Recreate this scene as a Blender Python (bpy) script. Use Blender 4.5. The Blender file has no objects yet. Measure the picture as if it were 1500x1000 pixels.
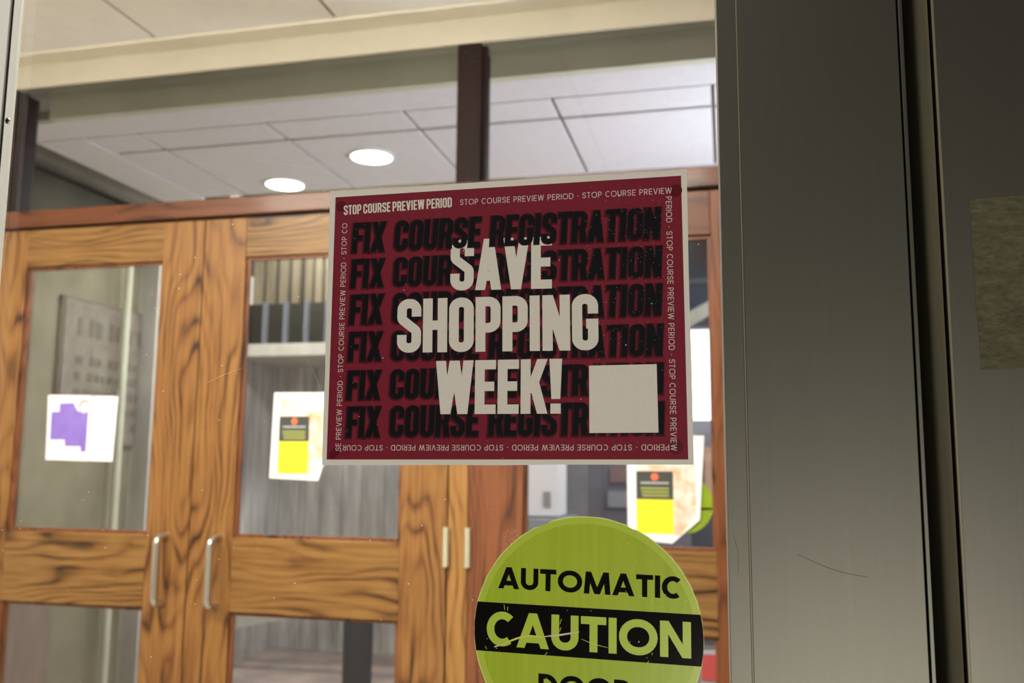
import bpy, math, random
from mathutils import Vector, Matrix

# ------------------------------------------------------------------ scene, camera, light
SC = bpy.context.scene
COL = SC.collection
H = 1.35                                   # the lens stands 1.35 m above the floor

cam_d = bpy.data.cameras.new('camera')
cam = bpy.data.objects.new('camera', cam_d)
COL.objects.link(cam)
Rt = Vector((0.97302, 0.23058, 0.00821)); Up = Vector((0.02201, -0.12816, 0.99151)); Fw = Vector((-0.22968, 0.96458, 0.12978))
m = Matrix((( Rt.x, Up.x, -Fw.x, 0), (Rt.y, Up.y, -Fw.y, 0), (Rt.z, Up.z, -Fw.z, H), (0, 0, 0, 1)))
cam.matrix_world = m
cam_d.sensor_width = 36.0
cam_d.lens = 31.545
cam_d.clip_start = 0.02
cam_d.dof.use_dof = True
cam_d.dof.focus_distance = 0.678
cam_d.dof.aperture_fstop = 8.5
SC.camera = cam

SC.view_settings.view_transform = 'Standard'
SC.view_settings.look = 'None'
SC.view_settings.exposure = 0.0
SC.view_settings.gamma = 1.0
SC.view_settings.use_curve_mapping = False

W = bpy.data.worlds.new('world'); SC.world = W; W.use_nodes = True
W.node_tree.nodes['Background'].inputs[0].default_value = (0.75, 0.8, 1.0, 1)
W.node_tree.nodes['Background'].inputs[1].default_value = 0.03

def area(name, loc, target, sx, sy, power, col=(1, 1, 1), spread=180):
    l = bpy.data.lights.new(name, 'AREA'); l.shape = 'RECTANGLE'; l.size = sx; l.size_y = sy
    l.energy = power; l.color = col; l.spread = math.radians(spread)
    o = bpy.data.objects.new(name, l); COL.objects.link(o)
    o.location = (loc[0], loc[1], loc[2] + H)
    d = Vector((target[0] - loc[0], target[1] - loc[1], target[2] - loc[2]))
    o.rotation_euler = d.to_track_quat('-Z', 'Y').to_euler()
    return o
WARM = (1.0, 0.86, 0.70); NEUT = (1.0, 0.93, 0.84); COOL = (0.94, 0.95, 1.0)
# corridor the camera stands in
area('fill_corridor_top', (-0.8, -0.42, 1.42), (-0.75, -0.1, -1.0), 0.6, 0.4, 13, NEUT)  # added unseen fill, lights the poster from above
area('fill_corridor_low', (0.45, -2.1, -1.05), (-0.05, 0.65, 0.0), 0.9, 0.3, 34, NEUT)  # added fill from below, brightens the lower part of the metal frame
# between the glass door and the wooden doors
area('lamp_between_doors_left', (-2.0, 0.86, 1.37), (-2.0, 1.2, -1.35), 0.85, 0.18, 68, NEUT)
area('lamp_between_doors_right', (-0.5, 0.86, 1.37), (-0.5, 1.2, -1.35), 0.85, 0.18, 68, NEUT)
# hall beyond the wooden doors
area('lamp_hall_first', (-2.19, 4.10, 1.37), (-2.19, 4.10, -1.35), 0.17, 0.17, 26, COOL)
area('lamp_hall_second', (-1.585, 3.79, 1.37), (-1.585, 3.79, -1.35), 0.17, 0.17, 26, COOL)
area('fill_hall_right', (0.6, 5.6, 1.6), (0.0, 5.6, -1.35), 1.2, 0.5, 90, COOL)  # added fill, brightens the right side of the hall
area('fill_hall_rear', (-2.3, 5.0, 1.88), (-2.3, 5.6, 0.0), 0.8, 0.3, 62, NEUT)  # added fill hidden above the ceiling edge, brightens the far concrete
area('fill_hall_up', (1.5, 3.6, 0.1), (0.0, 3.7, 1.4), 0.6, 0.3, 30, (0.84, 0.84, 1.0), 110)  # added cool fill aimed up at the hall ceiling, no fixture there

# ------------------------------------------------------------------ materials
def mat(name, col, rough=0.6, metal=0.0, spec=0.5, coat=0.0, emit=None, es=0.0):
    M = bpy.data.materials.new(name); M.use_nodes = True
    p = M.node_tree.nodes['Principled BSDF']
    p.inputs['Base Color'].default_value = (*col, 1); p.inputs['Roughness'].default_value = rough
    p.inputs['Metallic'].default_value = metal; p.inputs['Specular IOR Level'].default_value = spec
    p.inputs['Coat Weight'].default_value = coat; p.inputs['Coat Roughness'].default_value = 0.12
    if emit:
        p.inputs['Emission Color'].default_value = (*emit, 1); p.inputs['Emission Strength'].default_value = es
    return M

def N(M, t, **kw):
    n = M.node_tree.nodes.new(t)
    for k, v in kw.items():
        if k in n.inputs: n.inputs[k].default_value = v
        else: setattr(n, k, v)
    return n
def L(M, a, b): M.node_tree.links.new(a, b)

def noisy(name, c1, c2, scale=(10, 10, 10), rough=0.6, detail=5, lo=0.35, hi=0.65, bump=0.0, metal=0.0, spec=0.5, nrough=0.6):
    M = mat(name, c1, rough, metal, spec)
    p = M.node_tree.nodes['Principled BSDF']
    tc = N(M, 'ShaderNodeTexCoord'); mp = N(M, 'ShaderNodeMapping'); mp.inputs['Scale'].default_value = scale
    L(M, tc.outputs['Object'], mp.inputs['Vector'])
    nz = N(M, 'ShaderNodeTexNoise'); nz.inputs['Scale'].default_value = 1.0; nz.inputs['Detail'].default_value = detail; nz.inputs['Roughness'].default_value = nrough
    L(M, mp.outputs[0], nz.inputs['Vector'])
    r = N(M, 'ShaderNodeValToRGB'); r.color_ramp.elements[0].position = lo; r.color_ramp.elements[1].position = hi
    r.color_ramp.elements[0].color = (*c1, 1); r.color_ramp.elements[1].color = (*c2, 1)
    L(M, nz.outputs[0], r.inputs[0]); L(M, r.outputs[0], p.inputs['Base Color'])
    if bump:
        b = N(M, 'ShaderNodeBump'); b.inputs['Strength'].default_value = bump; b.inputs['Distance'].default_value = 0.002
        L(M, nz.outputs[0], b.inputs['Height']); L(M, b.outputs[0], p.inputs['Normal'])
    return M

def oak(name, axis, light, mid, dark, seed=0.0):
    """flat-sawn oak: cathedral grain running along axis 'x' or 'z'"""
    M = mat(name, mid, 0.42, spec=0.35, coat=0.06); p = M.node_tree.nodes['Principled BSDF']
    tc = N(M, 'ShaderNodeTexCoord'); oi = N(M, 'ShaderNodeObjectInfo')
    sep = N(M, 'ShaderNodeSeparateXYZ'); L(M, tc.outputs['Object'], sep.inputs[0])
    al = sep.outputs['X'] if axis == 'x' else sep.outputs['Z']
    ac = sep.outputs['Z'] if axis == 'x' else sep.outputs['X']
    def mth(op, a, b=None, c=None):
        n = N(M, 'ShaderNodeMath', operation=op)
        for i, v in enumerate((a, b, c)):
            if v is None: continue
            if isinstance(v, (int, float)): n.inputs[i].default_value = v
            else: L(M, v, n.inputs[i])
        return n.outputs[0]
    rnd = mth('MULTIPLY', oi.outputs['Random'], 37.0)
    def stretched(ka, kc, scale, det=3, ro=0.5):
        cb = N(M, 'ShaderNodeCombineXYZ')
        L(M, mth('MULTIPLY', ac, kc), cb.inputs[0]); L(M, mth('MULTIPLY_ADD', al, ka, rnd), cb.inputs[1]); L(M, mth('ADD', mth('MULTIPLY', sep.outputs['Y'], kc), rnd), cb.inputs[2])
        nz = N(M, 'ShaderNodeTexNoise'); nz.inputs['Scale'].default_value = scale; nz.inputs['Detail'].default_value = det; nz.inputs['Roughness'].default_value = ro
        L(M, cb.outputs[0], nz.inputs['Vector']); return nz.outputs[0]
    big = stretched(1.1, 5.5, 1.0, 2, 0.4)          # broad figure that bends the rings
    wob = stretched(7.0, 26.0, 1.0, 2, 0.5)
    rings = mth('FRACT', mth('ADD', mth('MULTIPLY_ADD', big, 15.0, mth('MULTIPLY', ac, 24.0)), mth('MULTIPLY', wob, 0.5)))
    ringd = mth('POWER', mth('SUBTRACT', 1.0, mth('ABSOLUTE', mth('MULTIPLY_ADD', rings, 2.0, -1.0))), 2.4)
    fine = stretched(9.0, 420.0, 1.0, 4, 0.65)      # pores
    mid2 = stretched(3.0, 90.0, 1.0, 3, 0.6)
    patch = stretched(3.2, 11.0, 1.0, 3, 0.5)
    pm = N(M, 'ShaderNodeMapRange'); L(M, patch, pm.inputs[0]); pm.inputs[1].default_value = 0.42; pm.inputs[2].default_value = 0.66; pm.inputs[3].default_value = 0.28; pm.inputs[4].default_value = 1.05
    f = mth('ADD', mth('MULTIPLY', mth('MULTIPLY', ringd, pm.outputs[0]), 0.62), mth('ADD', mth('MULTIPLY', mth('SUBTRACT', fine, 0.42), 0.55), mth('MULTIPLY', mth('SUBTRACT', mid2, 0.42), 0.75)))
    r = N(M, 'ShaderNodeValToRGB'); e = r.color_ramp.elements
    e[0].position = 0.0; e[0].color = (*light, 1); e[1].position = 0.62; e[1].color = (*dark, 1)
    k = e.new(0.30); k.color = (*mid, 1)
    L(M, f, r.inputs[0]); L(M, r.outputs[0], p.inputs['Base Color'])
    b = N(M, 'ShaderNodeBump'); b.inputs['Strength'].default_value = 0.12; b.inputs['Distance'].default_value = 0.0006
    L(M, fine, b.inputs['Height']); L(M, b.outputs[0], p.inputs['Normal'])
    return M

def glass(name, tint=(1, 1, 1), gl=1.0):
    M = bpy.data.materials.new(name); M.use_nodes = True; nt = M.node_tree
    nt.nodes.remove(nt.nodes['Principled BSDF']); out = nt.nodes['Material Output']
    tr = N(M, 'ShaderNodeBsdfTransparent'); tr.inputs[0].default_value = (*tint, 1)
    g = N(M, 'ShaderNodeBsdfGlossy'); g.inputs['Roughness'].default_value = 0.0; g.inputs['Color'].default_value = (gl, gl, gl, 1)
    fr = N(M, 'ShaderNodeFresnel'); ge = N(M, 'ShaderNodeNewGeometry'); mr = N(M, 'ShaderNodeMapRange')
    L(M, ge.outputs['Backfacing'], mr.inputs[0]); mr.inputs[3].default_value = 1.45; mr.inputs[4].default_value = 1 / 1.45; L(M, mr.outputs[0], fr.inputs[0])
    mx = N(M, 'ShaderNodeMixShader'); L(M, fr.outputs[0], mx.inputs[0]); L(M, tr.outputs[0], mx.inputs[1]); L(M, g.outputs[0], mx.inputs[2])
    L(M, mx.outputs[0], out.inputs[0]); return M

WV = oak('oak_upright', 'z', (0.285, 0.136, 0.040), (0.182, 0.073, 0.020), (0.033, 0.013, 0.006))
WH = oak('oak_level', 'x', (0.264, 0.137, 0.041), (0.165, 0.074, 0.019), (0.033, 0.014, 0.006))
WR = oak('oak_reddish_upright', 'z', (0.220, 0.073, 0.028), (0.137, 0.042, 0.014), (0.038, 0.012, 0.008))
WRH = oak('oak_reddish_level', 'x', (0.149, 0.047, 0.018), (0.105, 0.030, 0.011), (0.034, 0.011, 0.006))
WY = oak('oak_yellow_upright', 'z', (0.341, 0.175, 0.052), (0.264, 0.120, 0.030), (0.088, 0.032, 0.011))
WD = noisy('dark_stained_oak', (0.011, 0.005, 0.005), (0.020, 0.007, 0.006), (60, 60, 4), 0.6, 4, 0.35, 0.65, 0.0, 0.0, 0.15)
GLASS = glass('clear_glass', (0.97, 0.985, 0.97))
GLASSB = glass('clear_door_glass', (0.93, 0.94, 0.93))
TILE1 = noisy('cream_ceiling_tile', (0.80, 0.775, 0.735), (0.85, 0.825, 0.785), (30, 30, 30), 0.9)
PLAST1 = noisy('cream_plaster', (0.72, 0.67, 0.56), (0.76, 0.71, 0.60), (6, 6, 6), 0.85)
HEADP = noisy('tan_header_paint', (0.50, 0.455, 0.365), (0.55, 0.50, 0.41), (6, 6, 6), 0.85)
OLIVEB = noisy('sage_bulkhead_paint', (0.66, 0.66, 0.52), (0.72, 0.72, 0.58), (5, 5, 5), 0.85)
TAUPE = noisy('taupe_soffit_paint', (0.13, 0.12, 0.10), (0.17, 0.155, 0.13), (4, 4, 4), 0.9)
TILE2 = noisy('pale_ceiling_tile', (0.80, 0.79, 0.82), (0.86, 0.85, 0.88), (30, 30, 30), 0.9)
GRID = mat('ceiling_grid_shadow_gap', (0.13, 0.12, 0.11), 0.8)
OLIVE = noisy('olive_grey_plaster', (0.42, 0.42, 0.32), (0.47, 0.47, 0.37), (5, 5, 5), 0.85)
OLIVEW = noisy('green_grey_plaster', (0.125, 0.108, 0.066), (0.195, 0.172, 0.112), (3, 3, 3), 0.85)
CONC = noisy('board_marked_concrete', (0.26, 0.245, 0.23), (0.66, 0.63, 0.60), (13, 13, 1.6), 0.8, 6, 0.3, 0.7, 0.4)
CONCP = noisy('pale_concrete', (0.36, 0.34, 0.30), (0.50, 0.475, 0.43), (9, 9, 4), 0.8, 6, 0.3, 0.7, 0.3)
FLOOR2 = noisy('polished_red_grey_floor', (0.24, 0.19, 0.18), (0.40, 0.30, 0.27), (4, 4, 4), 0.25, 6)
FLOOR1 = noisy('pale_terrazzo_floor', (0.38, 0.355, 0.325), (0.46, 0.435, 0.40), (60, 60, 60), 0.8, 4)
FLOOR0 = noisy('pale_stone_floor', (0.50, 0.49, 0.42), (0.58, 0.57, 0.50), (5, 5, 5), 0.5, 5)
WALL0 = noisy('dim_painted_wall', (0.30, 0.29, 0.25), (0.34, 0.33, 0.285), (3, 3, 3), 0.8)
CEIL0 = mat('dark_ceiling_paint', (0.06, 0.058, 0.055), 0.9)
PLAQ = noisy('bronze_plaque', (0.11, 0.090, 0.074), (0.16, 0.133, 0.112), (14, 14, 14), 0.55)
PLAQD = mat('plaque_lettering', (0.065, 0.054, 0.043), 0.6)
BROWN = mat('dark_brown_edge', (0.055, 0.028, 0.018), 0.5)
STEEL = mat('satin_steel', (0.62, 0.60, 0.57), 0.28, 1.0)
HINGE = mat('worn_hinge_steel', (0.62, 0.58, 0.44), 0.45, 0.6)
BLACK = mat('black_rubber', (0.012, 0.011, 0.011), 0.7, spec=0.2)
VOID = mat('black_recess', (0.006, 0.006, 0.005), 0.9, spec=0.1)
WHITEM = mat('white_coated_metal', (0.94, 0.94, 0.89), 0.45)
PALEM = mat('pale_edge_metal', (0.85, 0.78, 0.68), 0.4)
def metal(name, c1, c2, rough):
    M = noisy(name, c1, c2, (300, 300, 6.0), rough, 2, 0.2, 0.8, 0.0, 0.9)
    p = M.node_tree.nodes['Principled BSDF']; p.inputs['Anisotropic'].default_value = 0.0
    return M
MET = metal('brushed_grey_aluminium', (0.142, 0.140, 0.116), (0.152, 0.150, 0.124), 0.46)
METB = noisy('worn_olive_paint', (0.20, 0.185, 0.12), (0.26, 0.24, 0.16), (120, 120, 12), 0.45, 4, 0.3, 0.7, 0.0, 0.2)
PAPER = noisy('uncoated_white_paper', (0.70, 0.675, 0.60), (0.755, 0.73, 0.655), (900, 900, 900), 0.85, 3, 0.3, 0.7)
MAROON = noisy('maroon_laser_print', (0.165, 0.009, 0.024), (0.225, 0.016, 0.034), (1100, 1100, 1100), 0.6, 4, 0.35, 0.75, spec=0.2)
SH = [mat('printed_shadow_outer', (0.128, 0.0085, 0.018), 0.55, spec=0.15), mat('printed_shadow_middle', (0.075, 0.007, 0.013), 0.55, spec=0.15), mat('printed_shadow_inner', (0.028, 0.006, 0.009), 0.55, spec=0.15)]
def speckled(name, base, speck, sc, thr, rough=0.5):
    M = noisy(name, base, speck, (sc, sc, sc), rough, 1, thr, thr + 0.04, spec=0.12)
    return M
INK = speckled('black_laser_print', (0.0055, 0.0055, 0.008), (0.16, 0.15, 0.15), 1300, 0.80)
WINK = noisy('unprinted_white_lettering', (0.66, 0.63, 0.555), (0.73, 0.70, 0.62), (1000, 1000, 1000), 0.7, 3, 0.3, 0.7)
CREAMT = mat('thin_cream_lettering', (0.64, 0.54, 0.50), 0.6)
TAPE = mat('tape_patch_maroon', (0.105, 0.007, 0.016), 0.4, spec=0.2)
LIME = noisy('lime_vinyl', (0.37, 0.50, 0.028), (0.43, 0.56, 0.038), (260, 260, 4), 0.25, 4, 0.3, 0.7)
LIMER = mat('lime_vinyl_rim', (0.47, 0.61, 0.055), 0.3)
LIMEE = mat('lime_edge_highlight', (0.72, 0.80, 0.28), 0.5)  # bright edge highlight of the sticker, put into the colour
STK = mat('black_vinyl_print', (0.005, 0.005, 0.0045), 0.14, spec=0.22)
SCR = mat('scratch_silver', (0.62, 0.58, 0.46), 0.5)
SCRY = mat('scratch_yellow', (0.62, 0.68, 0.10), 0.5)
DUST = mat('dust_white', (0.85, 0.84, 0.80), 0.8)
SMEAR = mat('adhesive_smear', (0.50, 0.42, 0.38), 0.7)
HAIR = mat('dark_hair_strand', (0.05, 0.035, 0.03), 0.5)

# ------------------------------------------------------------------ mesh helpers
class MB:
    def __init__(s): s.v = []; s.f = []; s.mi = []; s.sm = False
    def add(s, vs, fs, mi=0):
        o = len(s.v); s.v += [tuple(p) for p in vs]; s.f += [tuple(i + o for i in f) for f in fs]; s.mi += [mi] * len(fs)
    def box(s, x0, x1, y0, y1, z0, z1, mi=0):
        if x1 < x0: x0, x1 = x1, x0
        s.add([(x0, y0, z0), (x1, y0, z0), (x1, y1, z0), (x0, y1, z0), (x0, y0, z1), (x1, y0, z1), (x1, y1, z1), (x0, y1, z1)],
              [(0, 3, 2, 1), (4, 5, 6, 7), (0, 1, 5, 4), (1, 2, 6, 5), (2, 3, 7, 6), (3, 0, 4, 7)], mi)
    def prism(s, pts, y0, y1, mi=0):
        """outline in x,z given clockwise or not, thick along y"""
        n = len(pts); a = [(p[0], y0, p[1]) for p in pts]; b = [(p[0], y1, p[1]) for p in pts]
        ar = sum(pts[i][0] * pts[(i + 1) % n][1] - pts[(i + 1) % n][0] * pts[i][1] for i in range(n))
        fr = tuple(range(n)) if ar > 0 else tuple(reversed(range(n)))
        s.add(a + b, [fr, tuple(reversed([i + n for i in fr]))] + [(i, i + n, (i + 1) % n + n, (i + 1) % n) if ar > 0 else (i, (i + 1) % n, (i + 1) % n + n, i + n) for i in range(n)], mi)
    def tube(s, path, r, seg=12, caps=True):
        P = [Vector(p) for p in path]; rings = []
        ref = Vector((1, 0, 0))
        for i, p in enumerate(P):
            t = (P[min(i + 1, len(P) - 1)] - P[max(i - 1, 0)]).normalized()
            a = ref - t * ref.dot(t)
            if a.length < 1e-4: a = Vector((0, 1, 0)) - t * t.y
            a.normalize(); b = t.cross(a)
            rr = r[i] if isinstance(r, (list, tuple)) else r
            rings.append([p + (a * math.cos(2 * math.pi * k / seg) + b * math.sin(2 * math.pi * k / seg)) * rr for k in range(seg)])
        vs = [q for g in rings for q in g]
        fs = [(i * seg + k, i * seg + (k + 1) % seg, (i + 1) * seg + (k + 1) % seg, (i + 1) * seg + k) for i in range(len(P) - 1) for k in range(seg)]
        if caps: fs += [tuple(reversed(range(seg))), tuple(range((len(P) - 1) * seg, len(P) * seg))]
        s.add(vs, fs); s.sm = True
    def build(s, name, mats, parent=None, bevel=0.0):
        me = bpy.data.meshes.new(name)
        me.from_pydata([(x, y, z + H) for x, y, z in s.v], [], s.f); me.update()
        if not isinstance(mats, (list, tuple)): mats = [mats]
        for q in mats: me.materials.append(q)
        for p, i in zip(me.polygons, s.mi): p.material_index = i
        if s.sm:
            for p in me.polygons: p.use_smooth = len(p.vertices) == 4
        me.update()
        try: me.set_sharp_from_angle(angle=math.radians(40))
        except Exception: pass
        o = bpy.data.objects.new(name, me); COL.objects.link(o)
        if parent: o.parent = parent
        if bevel:
            b = o.modifiers.new('bevel', 'BEVEL'); b.width = bevel; b.segments = 2; b.limit_method = 'ANGLE'
        return o
def bx(name, m_, x0, x1, y0, y1, z0, z1, parent=None, bevel=0.0):
    b = MB(); b.box(x0, x1, y0, y1, z0, z1); return b.build(name, m_, parent, bevel)
def struct(o): o['kind'] = 'structure'; return o
def empty(name, loc=(0, 0, 0)):
    o = bpy.data.objects.new(name, None); COL.objects.link(o); o.empty_display_size = 0.05
    # children are written in room coordinates, so the Empty carries the offset back
    o.location = (loc[0], loc[1], loc[2] + H); return o
def adopt(root, objs):
    for o in objs:
        o.parent = root; o.matrix_parent_inverse = Matrix.Translation(-Vector(root.location))
def tag(o, label, cat, group=None):
    o['label'] = label; o['category'] = cat
    if group: o['group'] = group
    return o

# ------------------------------------------------------------------ the corridor the camera stands in
struct(bx('floor', FLOOR0, -3.3, 3.0, -3.2, 0.70, -1.45, -1.35))
struct(bx('ceiling', CEIL0, -3.3, 3.0, -3.2, 0.62, 1.50, 1.58))
struct(bx('wall_back', WALL0, -3.3, 3.0, -3.3, -3.2, -1.35, 1.5))
struct(bx('wall_left', WALL0, -3.4, -3.3, -3.2, 0.70, -1.35, 1.5))
struct(bx('wall_right', WALL0, 3.0, 3.1, -3.2, 0.70, -1.35, 1.5))

# ------------------------------------------------------------------ aluminium front of the glass door
b = MB(); b.box(-1.60, -0.690, 0.640, 0.700, -1.35, 1.38); b.box(-0.690, -0.6308, 0.6485, 0.6530, -1.35, 1.38)
o = struct(b.build('trim_1', WHITEM, None, 0.001))
bx('gasket', BLACK, -0.6308, -0.6276, 0.6510, 0.6529, -1.35, 1.38, o)
st = bx('glazing_stop', WHITEM, -0.6276, -0.6198, 0.6500, 0.6529, -1.35, 1.38, o, 0.0004)
b = MB(); n = 20; cx, cz, r = -0.6237, 0.2985, 0.0028
for i, (rr, yy) in enumerate(((r, 0.6500), (r, 0.6495), (r * 0.8, 0.6491), (r * 0.36, 0.6491), (r * 0.30, 0.6499))):
    b.v += [(cx + rr * math.cos(2 * math.pi * k / n), yy, cz + rr * math.sin(2 * math.pi * k / n)) for k in range(n)]
    if i:
        q = (i - 1) * n; fs = [(q + k, q + (k + 1) % n, q + n + (k + 1) % n, q + n + k) for k in range(n)]
        b.f += fs; b.mi += [1 if i == 4 else 0] * n
b.f.append(tuple(range(4 * n, 5 * n))); b.mi.append(1)
b.build('screw', [STEEL, BLACK], st)

struct(bx('wall_front_left', WALL0, -3.3, -1.60, 0.62, 0.72, -1.35, 1.5))
struct(bx('trim_2', MET, -0.6175, 0.0, 0.640, 0.70, 0.80, 1.38, None, 0.001))
struct(bx('wall_front_top', CEIL0, -3.3, 3.0, 0.62, 0.72, 1.38, 1.58))

# right stile of the glass door: flat lip, raised line, broad brushed face, edge strip
o = MB(); o.box(0.0, 0.0135, 0.6400, 0.700, -1.35, 1.38)
tr3 = struct(o.build('trim_3', MET, None, 0.0002))
bx('raised_bead', METB, 0.0135, 0.0146, 0.6385, 0.66, -1.35, 1.38, tr3, 0.0002)
bx('face_panel', MET, 0.0146, 0.1226, 0.6390, 0.700, -1.35, 1.38, tr3, 0.0003)
bx('shadow_line', VOID, 0.1226, 0.1240, 0.6440, 0.700, -1.35, 1.38, tr3)
bx('edge_strip', MET, 0.1240, 0.1266, 0.6392, 0.700, -1.35, 1.38, tr3, 0.0003)
bx('glass_edge', PALEM, -0.0013, 0.0, 0.6520, 0.690, -1.35, 0.80, tr3)
# dark joint and rolled post
struct(bx('trim_4', VOID, 0.1266, 0.1440, 0.690, 0.705, -1.35, 1.38))
b = MB(); prof = [(0.1360, 0.700)]
for k in range(9):
    a = math.pi / 2 * k / 8
    prof.append((0.1365 + 0.0063 * math.sin(a), 0.6390 + 0.016 * (1 - math.sin(a)) ** 1.15 if k else 0.656))
prof += [(0.1428, 0.700)]
n = len(prof); zz = (-1.35, 1.38)
b.add([(x, y, z) for z in zz for x, y in prof], [(i, i + 1, n + i + 1, n + i) for i in range(n - 1)] + [tuple(reversed(range(n))), tuple(range(n, 2 * n)), (n - 1, 0, n, 2 * n - 1)])
b.sm = True
struct(b.build('trim_5', METB))
# right-hand panel
o = MB(); o.box(0.1445, 0.95, 0.6360, 0.700, -1.35, 1.38); tr6 = struct(o.build('trim_6', MET, None, 0.0012))
bx('shadow_line', VOID, 0.1428, 0.1445, 0.6440, 0.700, -1.35, 1.38, tr6)
bx('edge_strip', METB, 0.1445, 0.1463, 0.6354, 0.640, -1.35, 1.38, tr6, 0.0004)
struct(bx('wall_front_right', WALL0, 0.95, 3.0, 0.62, 0.72, -1.35, 1.38))

# the glass itself
door5 = struct(bx('door_5', GLASS, -0.6890, 0.0, 0.6530, 0.6590, -1.33, 0.80))

# ------------------------------------------------------------------ stroke lettering
def fillet(pts, closed=False, seg=7):
    n = len(pts); out = []
    for i, p in enumerate(pts):
        r = p[2] if len(p) > 2 else 0
        if r <= 0 or (not closed and i in (0, n - 1)): out.append((p[0], p[1])); continue
        P = Vector(p[:2]); A = Vector(pts[(i - 1) % n][:2]) - P; B = Vector(pts[(i + 1) % n][:2]) - P
        la, lb = A.length, B.length; A.normalize(); B.normalize()
        ang = A.angle(B); d = min(r / math.tan(ang / 2), la * (0.5 if len(pts[(i - 1) % n]) > 2 and pts[(i - 1) % n][2] > 0 else 1), lb * (0.5 if len(pts[(i + 1) % n]) > 2 and pts[(i + 1) % n][2] > 0 else 1))
        rr = d * math.tan(ang / 2); c = P + (A + B).normalized() * (rr / math.sin(ang / 2))
        s = P + A * d - c; e = P + B * d - c
        a0 = math.atan2(s.y, s.x); a1 = math.atan2(e.y, e.x); da = (a1 - a0 + math.pi) % (2 * math.pi) - math.pi
        for k in range(seg + 1): out.append((c.x + rr * math.cos(a0 + da * k / seg), c.y + rr * math.sin(a0 + da * k / seg)))
    res = [out[0]]
    for q in out[1:]:
        if math.hypot(q[0] - res[-1][0], q[1] - res[-1][1]) > 1e-5: res.append(q)
    return res
def ribbon(path, t, closed, e=0.0):
    P = [Vector(p) for p in path]
    if closed and (P[0] - P[-1]).length < 1e-5: P.pop()
    n = len(P)
    if not closed and e:
        P[0] = P[0] + (P[0] - P[1]).normalized() * e; P[-1] = P[-1] + (P[-1] - P[-2]).normalized() * e
    Lf, Rg = [], []
    for i in range(n):
        a = P[i] - P[i - 1] if (i or closed) else P[1] - P[0]
        b_ = P[(i + 1) % n] - P[i] if (i < n - 1 or closed) else P[i] - P[i - 1]
        a.normalize(); b_.normalize(); na = Vector((-a.y, a.x)); nb = Vector((-b_.y, b_.x)); mm = na + nb
        if mm.length < 1e-6: mm = na
        mm.normalize(); k = (t / 2) / max(0.35, mm.dot(na))
        Lf.append(P[i] + mm * k); Rg.append(P[i] - mm * k)
    qs = []
    for i in range(n if closed else n - 1):
        j = (i + 1) % n; qs.append([Rg[i], Rg[j], Lf[j], Lf[i]])
    return qs
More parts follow.
